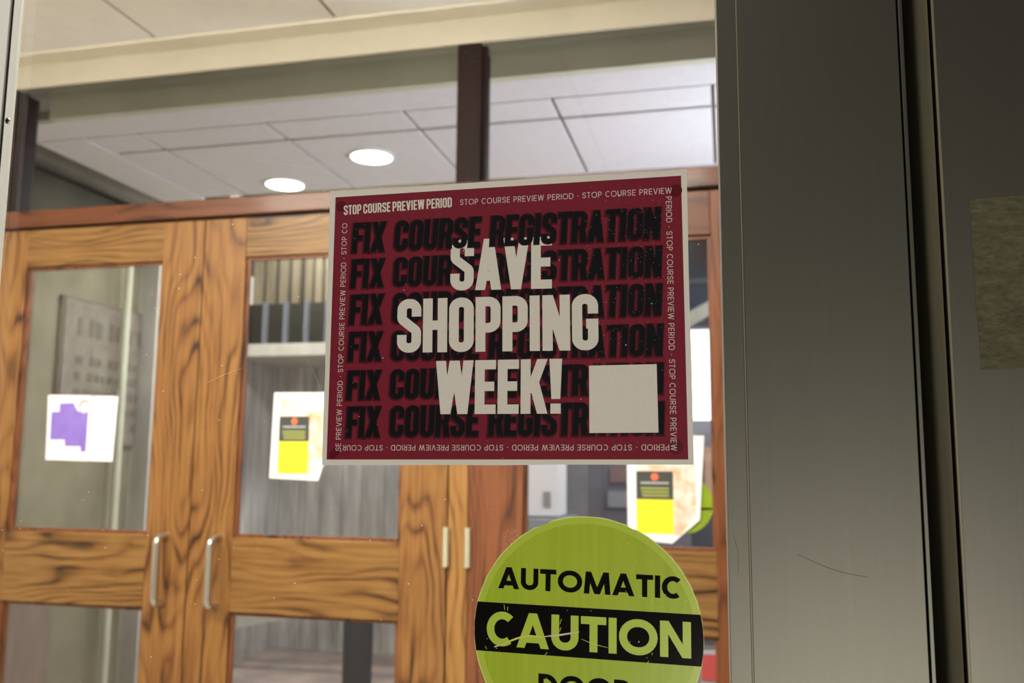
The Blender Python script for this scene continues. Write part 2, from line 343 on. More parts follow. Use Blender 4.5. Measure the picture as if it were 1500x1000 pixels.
def glyph(c, w, t, R, geo=False, e=0.0):
    """list of convex polygons (x,y), cap height 1"""
    l, r, B, T = t / 2, w - t / 2, t / 2, 1 - t / 2
    out = []
    def S(pts, closed=False): out.extend(ribbon(fillet(pts, closed), t + 2 * e, closed, e))
    def D(x0, y0, x1, y1, tw=None):
        k = (t * 1.06 if tw is None else tw) / 2 + e; dy = y1 - y0; ex = (x1 - x0) / abs(dy) * e; sy = e if dy > 0 else -e
        a = (x0 - ex, y0 - sy); b2 = (x1 + ex, y1 + sy)
        out.append([Vector((a[0] - k, a[1])), Vector((a[0] + k, a[1])), Vector((b2[0] + k, b2[1])), Vector((b2[0] - k, b2[1]))])
    d = t * 0.53
    if c == 'A':
        D(d, 0, w / 2, 1); D(w - d, 0, w / 2, 1); yy = 0.26; x = d + (w / 2 - d) * yy; S([(x, yy), (w - x, yy)])
    elif c == 'V': D(w / 2, 0, d, 1); D(w / 2, 0, w - d, 1)
    elif c == 'W':
        q = w * 0.27
        D(q, 0, d, 1); D(q, 0, w / 2, 1); D(w - q, 0, w / 2, 1); D(w - q, 0, w - d, 1)
    elif c == 'M':
        q = w * 0.17
        D(d, 0, q, 1); D(w / 2, 0.0, q, 1); D(w / 2, 0.0, w - q, 1); D(w - d, 0, w - q, 1)
    elif c == 'X': D(d, 0, w - d, 1); D(w - d, 0, d, 1)
    elif c == 'N':
        S([(l, 0), (l, 1)]); S([(r, 0), (r, 1)]); D(w - d, 0, d, 1)
    elif c == 'K':
        S([(l, 0), (l, 1)]); D(l + t * 0.5, 0.38, w - d, 1); D(w - d, 0, w * 0.47, 0.62)
    elif c == 'H': S([(l, 0), (l, 1)]); S([(r, 0), (r, 1)]); S([(l, 0.5), (r, 0.5)])
    elif c == 'I': S([(l, 0), (l, 1)])
    elif c == 'E':
        S([(w, T), (l, T), (l, B), (w, B)]); S([(l, 0.51), (w * 0.92, 0.51)])
    elif c == 'F': S([(w, T), (l, T), (l, 0)]); S([(l, 0.49), (w * 0.90, 0.49)])
    elif c == 'T': S([(0, T), (w, T)]); S([(w / 2, T), (w / 2, 0)])
    elif c == 'U': S([(l, 1), (l, B, R), (r, B, R), (r, 1)])
    elif c == 'O': S([(l, B, R), (r, B, R), (r, T, R), (l, T, R)], True)
    elif c == 'D':
        S([(l, B), (r, B, R), (r, T, R), (l, T)], True)
    elif c == 'C':
        if geo:
            rx, ry = (w * 1.12 - t) / 2, (1 - t) / 2; cx = rx + t / 2
            out.extend(ribbon([(cx + rx * math.cos(math.radians(a)), 0.5 + ry * math.sin(math.radians(a))) for a in range(46, 316, 9)], t, False))
        else: S([(r, 0.62), (r, T, R), (l, T, R), (l, B, R), (r, B, R), (r, 0.38)])
    elif c == 'G': S([(r, 0.66), (r, T, R), (l, T, R), (l, B, R), (r, B, R), (r, 0.47), (w * 0.56, 0.47)])
    elif c == 'S':
        if geo:
            q = min((w - t) / 2, 0.26); S([(r, 0.72), (r, T, q), (l, T, q), (l, 0.52, q * 0.9), (r, 0.49, q * 0.9), (r, B, q), (l, B, q), (l, 0.27)])
        else: S([(r, 0.68), (r, T, R), (l, T, R), (l, 0.62, R * 0.7), (r, 0.40, R * 0.7), (r, B, R), (l, B, R), (l, 0.32)])
    elif c == 'P': S([(l, 0), (l, T), (r, T, R), (r, 0.40 + t * 0.2, R), (l, 0.40 + t * 0.2)])
    elif c == 'R':
        S([(l, 0), (l, T), (r, T, R), (r, 0.46, R), (l, 0.46)])
        if geo: D(w - d, 0, w * 0.5, 0.46)
        else: D(r + t * 0.08, 0, r - t * 0.35, 0.46)
    elif c == '!':
        k = e
        out.append([Vector((0.02 - k + t * 0.1, 0.27 - k)), Vector((t * 1.1 + k, 0.27 - k)), Vector((t * 1.3 + k, 1 + k)), Vector((-k, 1 + k))])
        out.append([Vector((0.02 - k, 0 - k)), Vector((t * 1.15 + k, 0 - k)), Vector((t * 1.15 + k, 0.17 + k)), Vector((0.02 - k, 0.17 + k))])
    elif c == '.':
        out.append([Vector((w / 2 - 0.07, 0.38)), Vector((w / 2 + 0.07, 0.38)), Vector((w / 2 + 0.07, 0.52)), Vector((w / 2 - 0.07, 0.52))])
    return out
FONT = {
 'block': dict(t=0.160, R=0.125, w={'I': 0.172, 'A': 0.47, 'V': 0.47, 'W': 0.68, 'X': 0.46, 'K': 0.46, 'N': 0.46, 'F': 0.36, 'E': 0.365, 'T': 0.38, '!': 0.23, ' ': 0.22}, d=0.43, gap=0.05, geo=False),
 'thin': dict(t=0.112, R=0.36, w={'I': 0.112, 'O': 0.92, 'C': 0.76, 'D': 0.74, 'S': 0.60, 'T': 0.58, 'P': 0.58, 'R': 0.60, 'E': 0.54, 'U': 0.66, 'V': 0.74, 'W': 1.06, '.': 0.25, ' ': 0.26}, d=0.6, gap=0.19, geo=True),
 'round': dict(t=0.218, R=0.40, w={'I': 0.218, 'O': 1.04, 'C': 0.80, 'D': 0.80, 'A': 0.92, 'U': 0.76, 'T': 0.70, 'M': 1.12, 'N': 0.82, 'R': 0.66, ' ': 0.3}, d=0.7, gap=0.065, geo=True)}
def text_mb(s, font, origin, right, up, y, e=0.0, shift=(0, 0), vgap=None, space=None):
    """writes s from origin (x,z), baseline along 'right' over its whole length, capitals as tall as 'up'; letters lie at depth y"""
    F = FONT[font]; ws = [space if space and c == ' ' else F['w'].get(c, F['d']) for c in s]; gap = F['gap'] if vgap is None else vgap
    total = sum(ws) + gap * (len(s) - 1)
    ox, uy = Vector(right) / total, Vector(up); b = MB(); x = 0.0; O = Vector(origin)
    cross = ox.x * uy.y - ox.y * uy.x
    for c, w in zip(s, ws):
        if c != ' ':
            R = F['R']
            if font == 'round' and c in 'U': R = 0.26
            if font == 'thin' and c in 'U': R = 0.26
            if font != 'block' and c in 'PR': R = 0.24
            for i, poly in enumerate(glyph(c, w, F['t'], R, F['geo'], e)):
                pts = [O + ox * (x + p.x + shift[0]) + uy * (p.y + shift[1]) for p in poly]
                ar = sum(pts[k].x * pts[(k + 1) % 4].y - pts[(k + 1) % 4].x * pts[k].y for k in range(4))
                if ar < 0: pts = pts[::-1]
                b.add([(p.x, y - (i % 12) * 1.5e-6, p.y) for p in pts], [(0, 1, 2, 3)])
        x += w + gap
    return b

# ------------------------------------------------------------------ the poster on the glass
Y0 = 0.6520
def wavy(pts, amp, rnd):
    out = []
    for i, p in enumerate(pts):
        q = pts[(i + 1) % len(pts)]
        for k in range(6):
            t = k / 6; out.append((p[0] + (q[0] - p[0]) * t + (rnd.uniform(-amp, amp) if k else 0), p[1] + (q[1] - p[1]) * t + (rnd.uniform(-amp, amp) if k else 0)))
    return out
rnd = random.Random(4)
poster = MB(); poster.prism(wavy([(-0.3079, 0.2139), (-0.0240, 0.2127), (-0.0226, -0.0030), (-0.3065, -0.0059)], 0.0003, rnd), Y0, Y0 + 0.0003)
poster = tag(poster.build('poster', PAPER), 'maroon paper poster reading SAVE SHOPPING WEEK! taped to the glass door', 'poster')
b = MB(); b.add([(-0.3028, Y0 - 0.00005, -0.0016), (-0.0263, Y0 - 0.00005, 0.0007), (-0.0280, Y0 - 0.00005, 0.2083), (-0.3029, Y0 - 0.00005, 0.2085)], [(0, 1, 2, 3)])
b.build('printed_field', MAROON, poster)['label'] = 'maroon printed field inside the white paper margin'
FR = 'FIX COURSE REGISTRATION'
rows = [((-0.2872, 0.1622), (-0.0442, 0.1615), (-0.2858, 0.1861)), ((-0.2873, 0.1335), (-0.0436, 0.1332), (-0.2862, 0.1565)),
        ((-0.2875, 0.1042), (-0.0440, 0.1045), (-0.2861, 0.1279)), ((-0.2876, 0.0750), (-0.0434, 0.0751), (-0.2865, 0.0982)),
        ((-0.2877, 0.0448), (-0.0433, 0.0475), (-0.2868, 0.0675)), ((-0.2870, 0.0157), (-0.0432, 0.0183), (-0.2861, 0.0394))]
for i, (o0, o1, u) in enumerate(rows):
    rt = (o1[0] - o0[0], o1[1] - o0[1]); up = (u[0] - o0[0], u[1] - o0[1])
    base = Y0 - (0.00036 if i == 0 else 0.00010)
    for k, (e, sx, sy) in enumerate(((0.056, -0.024, -0.030), (0.036, -0.022, -0.024), (0.016, -0.014, -0.016))):
        text_mb(FR, 'block', o0, rt, up, (Y0 - 0.00010 if (i or k < 2) else base) - 0.00002 * k, e, (sx, sy)).build('lettering_shadow', SH[k], poster)
    text_mb(FR, 'block', o0, rt, up, base - 0.00007, 0.0).build('black_lettering', INK, poster)['label'] = 'black row of letters FIX COURSE REGISTRATION'
for s, a, c, u in (('SAVE', (-0.2043, 0.1286), (-0.1251, 0.1275), (-0.2043, 0.1680)), ('SHOPPING', (-0.2466, 0.0812), (-0.0900, 0.0802), (-0.2470, 0.1226)), ('WEEK!', (-0.2145, 0.0336), (-0.1163, 0.0337), (-0.2145, 0.0736))):
    text_mb(s, 'block', a, (c[0] - a[0], c[1] - a[1]), (u[0] - a[0], u[1] - a[1]), Y0 - 0.00024, 0.008).build('white_lettering', WINK, poster)['label'] = 'large white word ' + s
b = MB(); b.add([(-0.0967, Y0 - 0.00028, 0.0192), (-0.0469, Y0 - 0.00028, 0.0196), (-0.0476, Y0 - 0.00028, 0.0688), (-0.0968, Y0 - 0.00028, 0.0685)], [(0, 1, 2, 3)])
b.build('white_square', WINK, poster)['label'] = 'plain white square in the lower right corner'
text_mb('STOP COURSE PREVIEW PERIOD', 'block', (-0.2952, 0.1932), (0.0909, 0.0014), (-0.0002, 0.0080), Y0 - 0.0002, -0.008, space=0.10).build('heading_lettering', WINK, poster)
text_mb('STOP COURSE PREVIEW PERIOD . STOP COURSE PREVIEW', 'thin', (-0.1977, 0.1958), (0.1628, -0.0006), (0, 0.0045), Y0 - 0.0002).build('border_lettering', CREAMT, poster)
text_mb('PERIOD . STOP COURSE PREVIEW PERIOD . STOP COURSE PREVIEW', 'thin', (-0.0394, 0.1929), (0.0010, -0.1862), (0.0043, 0.0), Y0 - 0.0002).build('border_lettering', CREAMT, poster)
text_mb('PERIOD . STOP COURSE PREVIEW PERIOD . STOP COURSE PREVIEW PERIOD . STOP COUR', 'thin', (-0.0395, 0.0112), (-0.2499, -0.0016), (0.0, -0.0042), Y0 - 0.0002).build('border_lettering', CREAMT, poster)
text_mb('SE PREVIEW PERIOD . STOP COURSE PREVIEW PERIOD . STOP CO', 'thin', (-0.2911, 0.0052), (-0.0007, 0.1812), (-0.0044, 0.0), Y0 - 0.0002).build('border_lettering', CREAMT, poster)
for cx, cz, w, h, a in ((-0.0320, 0.1972, 0.0052, 0.0048, 0.2), (-0.2965, 0.0035, 0.0060, 0.0034, 0.7), (-0.0345, 0.0095, 0.0055, 0.0050, 1.0), (-0.2975, 0.2005, 0.0048, 0.0045, 0.3)):
    b = MB(); n = 16
    pts = [(cx + w * math.cos(2 * math.pi * k / n) * math.cos(a) * 0.9 - h * math.sin(2 * math.pi * k / n) * math.sin(a), Y0 - 0.00007, cz + w * math.cos(2 * math.pi * k / n) * math.sin(a) + h * math.sin(2 * math.pi * k / n) * math.cos(a)) for k in range(n)]
    b.add(pts, [tuple(range(n))]); b.build('tape_patch', TAPE, poster)

# ------------------------------------------------------------------ the round sticker
SX, SZ, SR = -0.0998, -0.1225, 0.0820
rnd = random.Random(9)
Ys = Y0
def disc(r, y, n=120, jag=0.0):
    pts = []
    for k in range(n):
        a = 2 * math.pi * k / n; rr = r + rnd.uniform(-jag, jag)
        d = math.degrees(a)
        if jag and (109 < d < 117): rr -= 0.0009
        if jag and (64 < d < 66): rr -= 0.0011
        pts.append((SX + rr * math.cos(a), SZ + rr * math.sin(a)))
    return pts
b = MB(); b.prism(disc(SR, 0, 120, 0.00018), Ys, Ys + 0.0003); stick = tag(b.build('sticker', LIMEE), 'round lime green sticker reading AUTOMATIC CAUTION DOOR on the glass below the poster', 'sticker')
def flat(pts, y, m_, name, parent):
    b = MB(); n = len(pts); ar = sum(pts[i][0] * pts[(i + 1) % n][1] - pts[(i + 1) % n][0] * pts[i][1] for i in range(n))
    if ar < 0: pts = pts[::-1]
    b.add([(p[0], y, p[1]) for p in pts], [tuple(range(n))]); return b.build(name, m_, parent)
flat(disc(SR - 0.0007, 0), Ys - 0.00004, LIMER, 'rim', stick)
flat(disc(SR - 0.0052, 0), Ys - 0.00008, LIME, 'printed_face', stick)
# black band clipped by the disc
band = []
def on(ang): return (SX + (SR - 0.0002) * math.cos(ang), SZ + (SR - 0.0002) * math.sin(ang))
zt = lambda x: -0.1035 + (x + 0.18) * -0.013; zb = lambda x: -0.1380 + (x + 0.18) * -0.013
def cut(fz, side):
    lo, hi = (-1.2, 1.2) if side > 0 else (math.pi - 1.2, math.pi + 1.2)
    best = min((abs(on(lo + (hi - lo) * k / 4000)[1] - fz(on(lo + (hi - lo) * k / 4000)[0])), lo + (hi - lo) * k / 4000) for k in range(4001)); return best[1]
a0, a1, a2, a3 = cut(zb, 1), cut(zt, 1), cut(zt, -1), cut(zb, -1)
band = [on(a0 + (a1 - a0) * k / 12) for k in range(13)] + [on(a2 + (a3 - a2) * k / 12) for k in range(13)]
flat(band, Ys - 0.00012, STK, 'black_band', stick)
text_mb('AUTOMATIC', 'round', (-0.1641, -0.0934), (0.1317, -0.0023), (0.0002, 0.0153), Ys - 0.00016).build('black_lettering', STK, stick)
text_mb('CAUTION', 'round', (-0.1724, -0.1341), (0.1458, -0.0010), (0.0002, 0.0243), Ys - 0.00020).build('lime_lettering', LIMER, stick)
text_mb('DOOR', 'round', (-0.1340, -0.1675), (0.0655, -0.0010), (0.0002, 0.0162), Ys - 0.00016).build('black_lettering', STK, stick)
def streak(pts, w, y, m_, name, parent):
    P = [Vector(p) for p in pts]; n = len(P); b = MB(); a = []; c = []
    for i in range(n):
        t = (P[min(i + 1, n - 1)] - P[max(i - 1, 0)]).normalized(); nn = Vector((-t.y, t.x)); k = w * (0.25 + 0.75 * math.sin(math.pi * (i + 0.3) / n)) / 2
        a.append(P[i] + nn * k); c.append(P[i] - nn * k)
    b.add([(p.x, y, p.y) for p in c + a], [(i, i + 1, n + i + 1, n + i) for i in range(n - 1)]); return b.build(name, m_, parent)
def smooth(pts, n=24):
    out = []; m_ = len(pts) - 1
    for k in range(n + 1):
        t = k / n * m_; i = min(int(t), m_ - 1); u = t - i
        p0, p1, p2, p3 = pts[max(i - 1, 0)], pts[i], pts[i + 1], pts[min(i + 2, m_)]
        out.append(tuple(0.5 * ((2 * p1[j]) + (-p0[j] + p2[j]) * u + (2 * p0[j] - 5 * p1[j] + 4 * p2[j] - p3[j]) * u * u + (-p0[j] + 3 * p1[j] - 3 * p2[j] + p3[j]) * u ** 3) for j in (0, 1)))
    return out
streak(smooth([(-0.1666, -0.1349), (-0.1600, -0.1328), (-0.1555, -0.1305), (-0.1480, -0.1275), (-0.1404, -0.1258), (-0.1330, -0.1262), (-0.1280, -0.1257)]), 0.0013, Ys - 0.00026, SCRY, 'scratch', stick)
streak(smooth([(-0.1290, -0.1256), (-0.1180, -0.1240), (-0.1043, -0.1212)]), 0.0013, Ys - 0.00027, SCR, 'scratch', stick)
streak(smooth([(-0.1666, -0.1349), (-0.1650, -0.1343), (-0.1635, -0.1338)], 6), 0.0011, Ys - 0.00028, SCR, 'scratch', stick)
streak(smooth([(-0.103, -0.1260), (-0.094, -0.1290), (-0.084, -0.1310)], 10), 0.0004, Ys - 0.00026, SCRY, 'scratch', stick)
for k in range(46):
    a = rnd.uniform(0, 2 * math.pi); r = SR * math.sqrt(rnd.random()) * 0.93; x, z = SX + r * math.cos(a), SZ + r * math.sin(a)
    ln = rnd.uniform(0.0006, 0.0042); d = rnd.uniform(0, math.pi)
    streak([(x, z), (x + ln * math.cos(d) * .5, z + ln * math.sin(d) * .5 + 0.0001), (x + ln * math.cos(d), z + ln * math.sin(d))], 0.00036, Ys - 0.00029, SCRY, 'nick', stick)

# a feathery smear left of the sticker, dust and hairs
b = MB(); rnd = random.Random(3)
for k in range(46):
    a = rnd.uniform(math.radians(20), math.radians(200)); x0, z0 = -0.1500 + rnd.uniform(-0.009, 0.010), -0.0580 + rnd.uniform(-0.005, 0.006)
    ln = rnd.uniform(0.001, 0.0050); w = 0.00010; dx, dz = math.cos(a), math.sin(a)
    b.add([(x0 - dz * w, 0.6525, z0 + dx * w), (x0 + dz * w, 0.6525, z0 - dx * w), (x0 + dx * ln, 0.6525, z0 + dz * ln)], [(0, 1, 2)])
o = b.build('smear', SMEAR, door5); o['kind'] = 'stuff'
b = MB(); rnd = random.Random(12)
def fleck(b, x, y, z, r):
    n = 6; rr = [r * rnd.uniform(0.6, 1.3) for _ in range(n)]
    b.add([(x + rr[k] * math.cos(k * math.pi / 3), y, z + rr[k] * math.sin(k * math.pi / 3)) for k in range(n)], [tuple(range(n))])
for k in range(330):
    x = rnd.uniform(-0.60, -0.003); z = rnd.uniform(-0.20, 0.40)
    fleck(b, x, 0.6515, z, rnd.choice((0.00014, 0.00016, 0.0002, 0.00045)) * 0.95)
for k in range(200):
    x = rnd.uniform(-0.10, -0.04); z = rnd.gauss(0.165 if rnd.random() < 0.55 else 0.10, 0.022)
    if z > 0.21 or z < 0.0: continue
    fleck(b, x, 0.6515, z, rnd.uniform(0.00008, 0.0002))
o = b.build('dust_flecks', DUST, door5); o['kind'] = 'stuff'
for s, t in (((-0.380, 0.245), (-0.32, 0.233)), ((-0.3225, 0.077), (-0.311, 0.055)), ((-0.41, 0.06), (-0.38, 0.071))):
    streak([s, ((s[0] + t[0]) / 2, (s[1] + t[1]) / 2 + 0.0008), t], 0.00016, 0.6526, DUST, 'scratch', door5)
def strand(pts, y, label):
    b = MB(); b.tube([(p[0], y, p[1]) for p in smooth(pts, 16)], 0.00011, 6)
    return tag(b.build('hair_strand', HAIR), label, 'hair')
strand([(0.0448, -0.0614), (0.0604, -0.0682), (0.0730, -0.0721), (0.0877, -0.0746)], 0.6388, 'long thin dark hair stuck across the broad grey metal face')
strand([(0.0037, -0.0507), (0.0062, -0.0620), (0.0062, -0.0746)], 0.6398, 'short thin hair stuck upright on the narrow metal lip beside the glass')

# adhesive residue on the right panel
RES = noisy('crackled_residue', (0.060, 0.055, 0.028), (0.145, 0.138, 0.080), (130, 130, 300), 0.8, 8, 0.32, 0.68, 0.6, 0.0, 0.3, 0.75)
b = MB(); rnd = random.Random(5)
b.prism(wavy([(0.1614, 0.1742), (0.2450, 0.1742), (0.2450, 0.0603), (0.1622, 0.0603)], 0.0006, rnd), 0.6356, 0.6361)
tag(b.build('adhesive_residue', RES), 'crackled olive brown patch of old tape residue on the right metal panel', 'residue')

# ------------------------------------------------------------------ space between the two sets of doors
struct(bx('floor_2', FLOOR1, -3.4, 1.6, 0.70, 2.80, -1.45, -1.35))
c1 = struct(bx('ceiling_2', GRID, -3.4, 1.6, 0.72, 2.75, 1.412, 1.46))
for ix in range(-2, 5):
    x0 = -1.847 + 0.655 * ix; x1 = x0 + 0.655
    for y0, y1 in ((1.20, 2.520), (0.72, 1.20)):
        bx('ceiling_tile', TILE1, max(x0 + 0.006, -3.4), x1 - 0.006, y0 + 0.006, y1, 1.400, 1.412, c1, 0.002)
struct(bx('trim_7', PLAST1, -3.4, 1.6, 2.520, 2.60, 1.393, 1.412))
struct(bx('wall_header', HEADP, -3.4, 1.6, 2.60, 2.612, 1.31, 1.80))
struct(bx('wall_between_left', PLAST1, -3.4, -3.3, 0.72, 2.80, -1.35, 1.41))
struct(bx('wall_between_right', PLAST1, 1.5, 1.6, 0.72, 2.80, -1.35, 1.41))
for x in (-2.0, -0.5):
    f = bx('ceiling_light', WHITEM, x - 0.5, x + 0.5, 0.76, 0.96, 1.385, 1.400, None, 0.002)
    tag(f, 'recessed ceiling light panel between the doors, ' + ('left one' if x < -1 else 'right one'), 'light')

# ------------------------------------------------------------------ wooden doors
YD = 2.60
def pull(x, parent):
    b = MB(); z0, z1 = -0.462, -0.252; yb = YD - 0.052; r = 0.0105; q = 0.024; path = [(x, YD + 0.002, z1)]
    for k in range(7): a = math.pi / 2 * k / 6; path.append((x, yb + q - q * math.sin(a), z1 - q + q * math.cos(a)) if k else (x, yb + q, z1))
    for k in range(7): a = math.pi / 2 * k / 6; path.append((x, yb + q - q * math.cos(a), z0 + q - q * math.sin(a)))
    path.append((x, YD + 0.002, z0))
    b.tube(path, r, 14); h = b.build('door_handle', STEEL, parent); h['label'] = 'satin steel pull handle'
def leaf(name, x0, x1, g0, g1, red, handle=None, hinge=None):
    V, Hh = (WR, WRH) if red else (WV, WH)
    zt, zg, r1, r0, b1, b0 = 0.782, 0.650, -0.2515, -0.481, -1.08, -1.34
    d = struct(bx(name, V, x0, g0, YD, YD + 0.045, b0, zt, None, 0.0022)); d['label'] = 'oak door leaf with two glass panes'
    del d['label']
    bx('stile', V, g1, x1, YD, YD + 0.045, b0, zt, d, 0.0022)
    bx('rail', Hh, g0, g1, YD + 0.0008, YD + 0.0442, zg, zt, d, 0.0022)
    bx('rail', Hh if not red else WH, g0, g1, YD + 0.0008, YD + 0.0442, r0, r1, d, 0.0022)
    bx('rail', Hh, g0, g1, YD + 0.0008, YD + 0.0442, b0, b1, d, 0.0022)
    for za, zb in ((r1, zg), (b1, r0)):
        b = MB(); w, yb0, yb1 = 0.010, YD + 0.012, YD + 0.023
        b.box(g0, g0 + w, yb0, yb1, za, zb); b.box(g1 - w, g1, yb0, yb1, za, zb); b.box(g0 + w, g1 - w, yb0, yb1, za, za + w); b.box(g0 + w, g1 - w, yb0, yb1, zb - w, zb)
        b.build('glazing_bead', WR, d)
        bx('pane', GLASSB, g0, g1, YD + 0.0232, YD + 0.0282, za, zb, d)
    if handle is not None: pull(handle, d)
    if hinge is not None:
        for hz in (0.62, -0.260, -1.15):
            b = MB()
            for k in range(5):
                za = hz + 0.0575 - k * 0.0230; b.tube([(hinge, YD - 0.005, za), (hinge, YD - 0.005, za - 0.0224)], 0.0095, 12)
            b.build('hinge', HINGE, d)
    return d
leaf('door_1', -2.530, -1.675, -2.366, -1.827, False, -1.752, None)
leaf('door_2', -1.671, -0.815, -1.520, -0.962, False, -1.565, -0.8145)
leaf('door_3', -0.748, 0.118, -0.581, -0.031, True, 0.050, -0.7475)
leaf('door_4', 0.122, 0.985, 0.270, 0.815, True, 0.195, None)
for n_, (x0, x1, m_) in enumerate(((-0.812, -0.751, WY), (-2.62, -2.533, WV), (0.988, 1.07, WV))):
    struct(bx('trim_%d' % (8 + n_), m_, x0, x1, YD + 0.004, YD + 0.12, -1.35, 0.784, None, 0.002))
hd = struct(bx('trim_11', WRH, -3.3, 1.5, YD - 0.012, YD + 0.13, 0.790, 0.850, None, 0.003))
bx('stop_bead', WD, -3.3, 1.5, YD + 0.004, YD + 0.12, 0.784, 0.790, hd)
for n_, (x0, x1) in enumerate(((-2.600, -2.468), (-0.806, -0.727), (0.95, 1.07))):
    t = struct(bx('trim_%d' % (12 + n_), WD, x0, x1, YD + 0.004, YD + 0.115, 0.850, 1.31, None, 0.002))
    bx('glazing_bead', WD, x1, x1 + 0.012, YD + 0.03, YD + 0.05, 0.850, 1.31, t)
for n_, (x0, x1) in enumerate(((-2.468, -0.806), (-0.727, 0.95))):
    struct(bx('window_%d' % (1 + n_), GLASSB, x0, x1, YD + 0.055, YD + 0.061, 0.850, 1.31))
struct(bx('wall_beside_left', PLAST1, -3.3, -2.62, YD + 0.004, YD + 0.12, -1.35, 0.784))
struct(bx('wall_beside_right', PLAST1, 1.07, 1.5, YD + 0.004, YD + 0.12, -1.35, 1.31))

# notices on the wooden doors' glass
NW = mat('white_notice_paper', (0.90, 0.88, 0.90), 0.6); NP = noisy('violet_print', (0.20, 0.12, 0.52), (0.26, 0.17, 0.60), (20, 20, 20), 0.6)
NG = mat('charcoal_print', (0.045, 0.05, 0.045), 0.6); NY = mat('yellow_print', (0.85, 0.80, 0.02), 0.6); NO = noisy('orange_pink_print', (0.90, 0.80, 0.74), (0.86, 0.42, 0.26), (26, 26, 26), 0.6, 3, 0.38, 0.66)
NYG = mat('olive_print', (0.32, 0.34, 0.08), 0.6); NR = mat('coral_print', (0.80, 0.16, 0.07), 0.6); NGR = mat('grey_print', (0.45, 0.44, 0.47), 0.6); NLV = mat('pale_violet_print', (0.72, 0.66, 0.86), 0.6)
YN = YD + 0.0224
def notice(name, pts, th, m_, label, y=YN, parent=None):
    b = MB(); b.prism(pts, y, y + th); return tag(b.build(name, m_), label, 'notice')
def prt(parent, name, pts, k, m_): return flat(pts, YN - 0.00035 * k, m_, name, parent)
def rect(x0, x1, z0, z1): return [(x0, z0), (x1, z0), (x1, z1), (x0, z1)]
f = notice('notice', [(-2.256, 0.2046), (-2.0815, 0.2010), (-2.0795, -0.0183), (-2.2477, -0.0152)], 0.0004, NW, 'white flyer with a stepped violet block on the left wooden door')
prt(f, 'violet_block', [(-2.238, 0.1470), (-2.207, 0.1470), (-2.207, 0.1755), (-2.152, 0.1770), (-2.135, 0.1500), (-2.110, 0.1400), (-2.092, 0.150), (-2.092, 0.012), (-2.112, 0.012), (-2.114, 0.030), (-2.175, 0.030), (-2.178, 0.052), (-2.236, 0.052)], 1, NP)
prt(f, 'round_emblem', [(-2.110 + 0.024 * math.cos(a * math.pi / 8), 0.166 + 0.024 * math.sin(a * math.pi / 8)) for a in range(16)], 2, NGR)
prt(f, 'round_emblem', [(-2.106 + 0.016 * math.cos(a * math.pi / 8), 0.160 + 0.016 * math.sin(a * math.pi / 8)) for a in range(16)], 3, NW)
prt(f, 'text_line', rect(-2.232, -2.160, 0.186, 0.190), 1, NLV)
for k in range(3): prt(f, 'text_line', rect(-2.230, -2.13 + 0.01 * k, 0.020 - 0.011 * k, 0.024 - 0.011 * k), 1, NLV)
f2 = notice('notice', [(-2.0785, 0.2000), (-1.9811, 0.1977), (-1.9869, -0.0198), (-2.0765, -0.0178)], 0.0004, NW, 'blank white half sheet beside the violet flyer')
def card(f, x0, x1, zt, zm, zb, xr, zbr):
    """dark heading over a yellow block, patterned strip to the right"""
    w = x1 - x0
    prt(f, 'patterned_strip', [(x0, zt + 0.018), (xr, zt + 0.018), (xr, zbr + 0.05), (x1 + 0.3 * (xr - x1), zb - 0.004), (x1, zb - 0.004), (x1, zt), (x0, zt)], 1, NO)
    prt(f, 'charcoal_block', rect(x0, x1, zm, zt), 2, NG)
    prt(f, 'yellow_block', rect(x0, x1, zb, zm), 2, NY)
    prt(f, 'coral_mark', [((x0 + x1) / 2 + 0.011 * math.cos(a * math.pi / 5), zt - 0.016 + 0.011 * math.sin(a * math.pi / 5)) for a in range(10)], 3, NR)
    prt(f, 'text_line', rect(x0 + w * 0.12, x1 - w * 0.12, zt - 0.036, zt - 0.031), 3, NGR)
    for k in range(3): prt(f, 'text_line', rect(x0 + w * (0.12 + 0.02 * k), x1 - w * 0.12, zt - 0.052 - 0.010 * k, zt - 0.046 - 0.010 * k), 3, NYG)
f = notice('notice', [(-1.4066, 0.2050), (-1.2040, 0.2035), (-1.2160, 0.0150), (-1.2447, -0.0722), (-1.4115, -0.0659)], 0.0004, NW, 'white notice with charcoal and yellow blocks, left of the maroon poster')
card(f, -1.3850, -1.2800, 0.1290, 0.0490, -0.0520, -1.2200, -0.030)
for x0, x1 in ((-1.385, -1.350), (-1.345, -1.300)): prt(f, 'orange_title', rect(x0, x1, 0.150, 0.182), 2, NO)
f = notice('notice', [(-0.2800, 0.0700), (-0.0607, 0.0700), (-0.0763, -0.1656), (-0.1544, -0.2332), (-0.2790, -0.2240)], 0.0004, NW, 'white notice with charcoal and yellow blocks, above the lime sticker at right')
card(f, -0.2540, -0.1490, -0.0310, -0.1110, -0.2070, -0.0860, -0.200)
b = MB(); b.prism([(-0.1200 + 0.0815 * math.cos(a * math.pi / 24), -0.1235 + 0.0815 * math.sin(a * math.pi / 24)) for a in range(48)], YD + 0.0290, YD + 0.0296)
f = tag(b.build('sticker', LIME), 'round lime sticker partly behind the white notice on the right wooden door', 'sticker')
flat(rect(-0.195, -0.043, -0.138, -0.132), YD + 0.0287, STK, 'black_line', f)

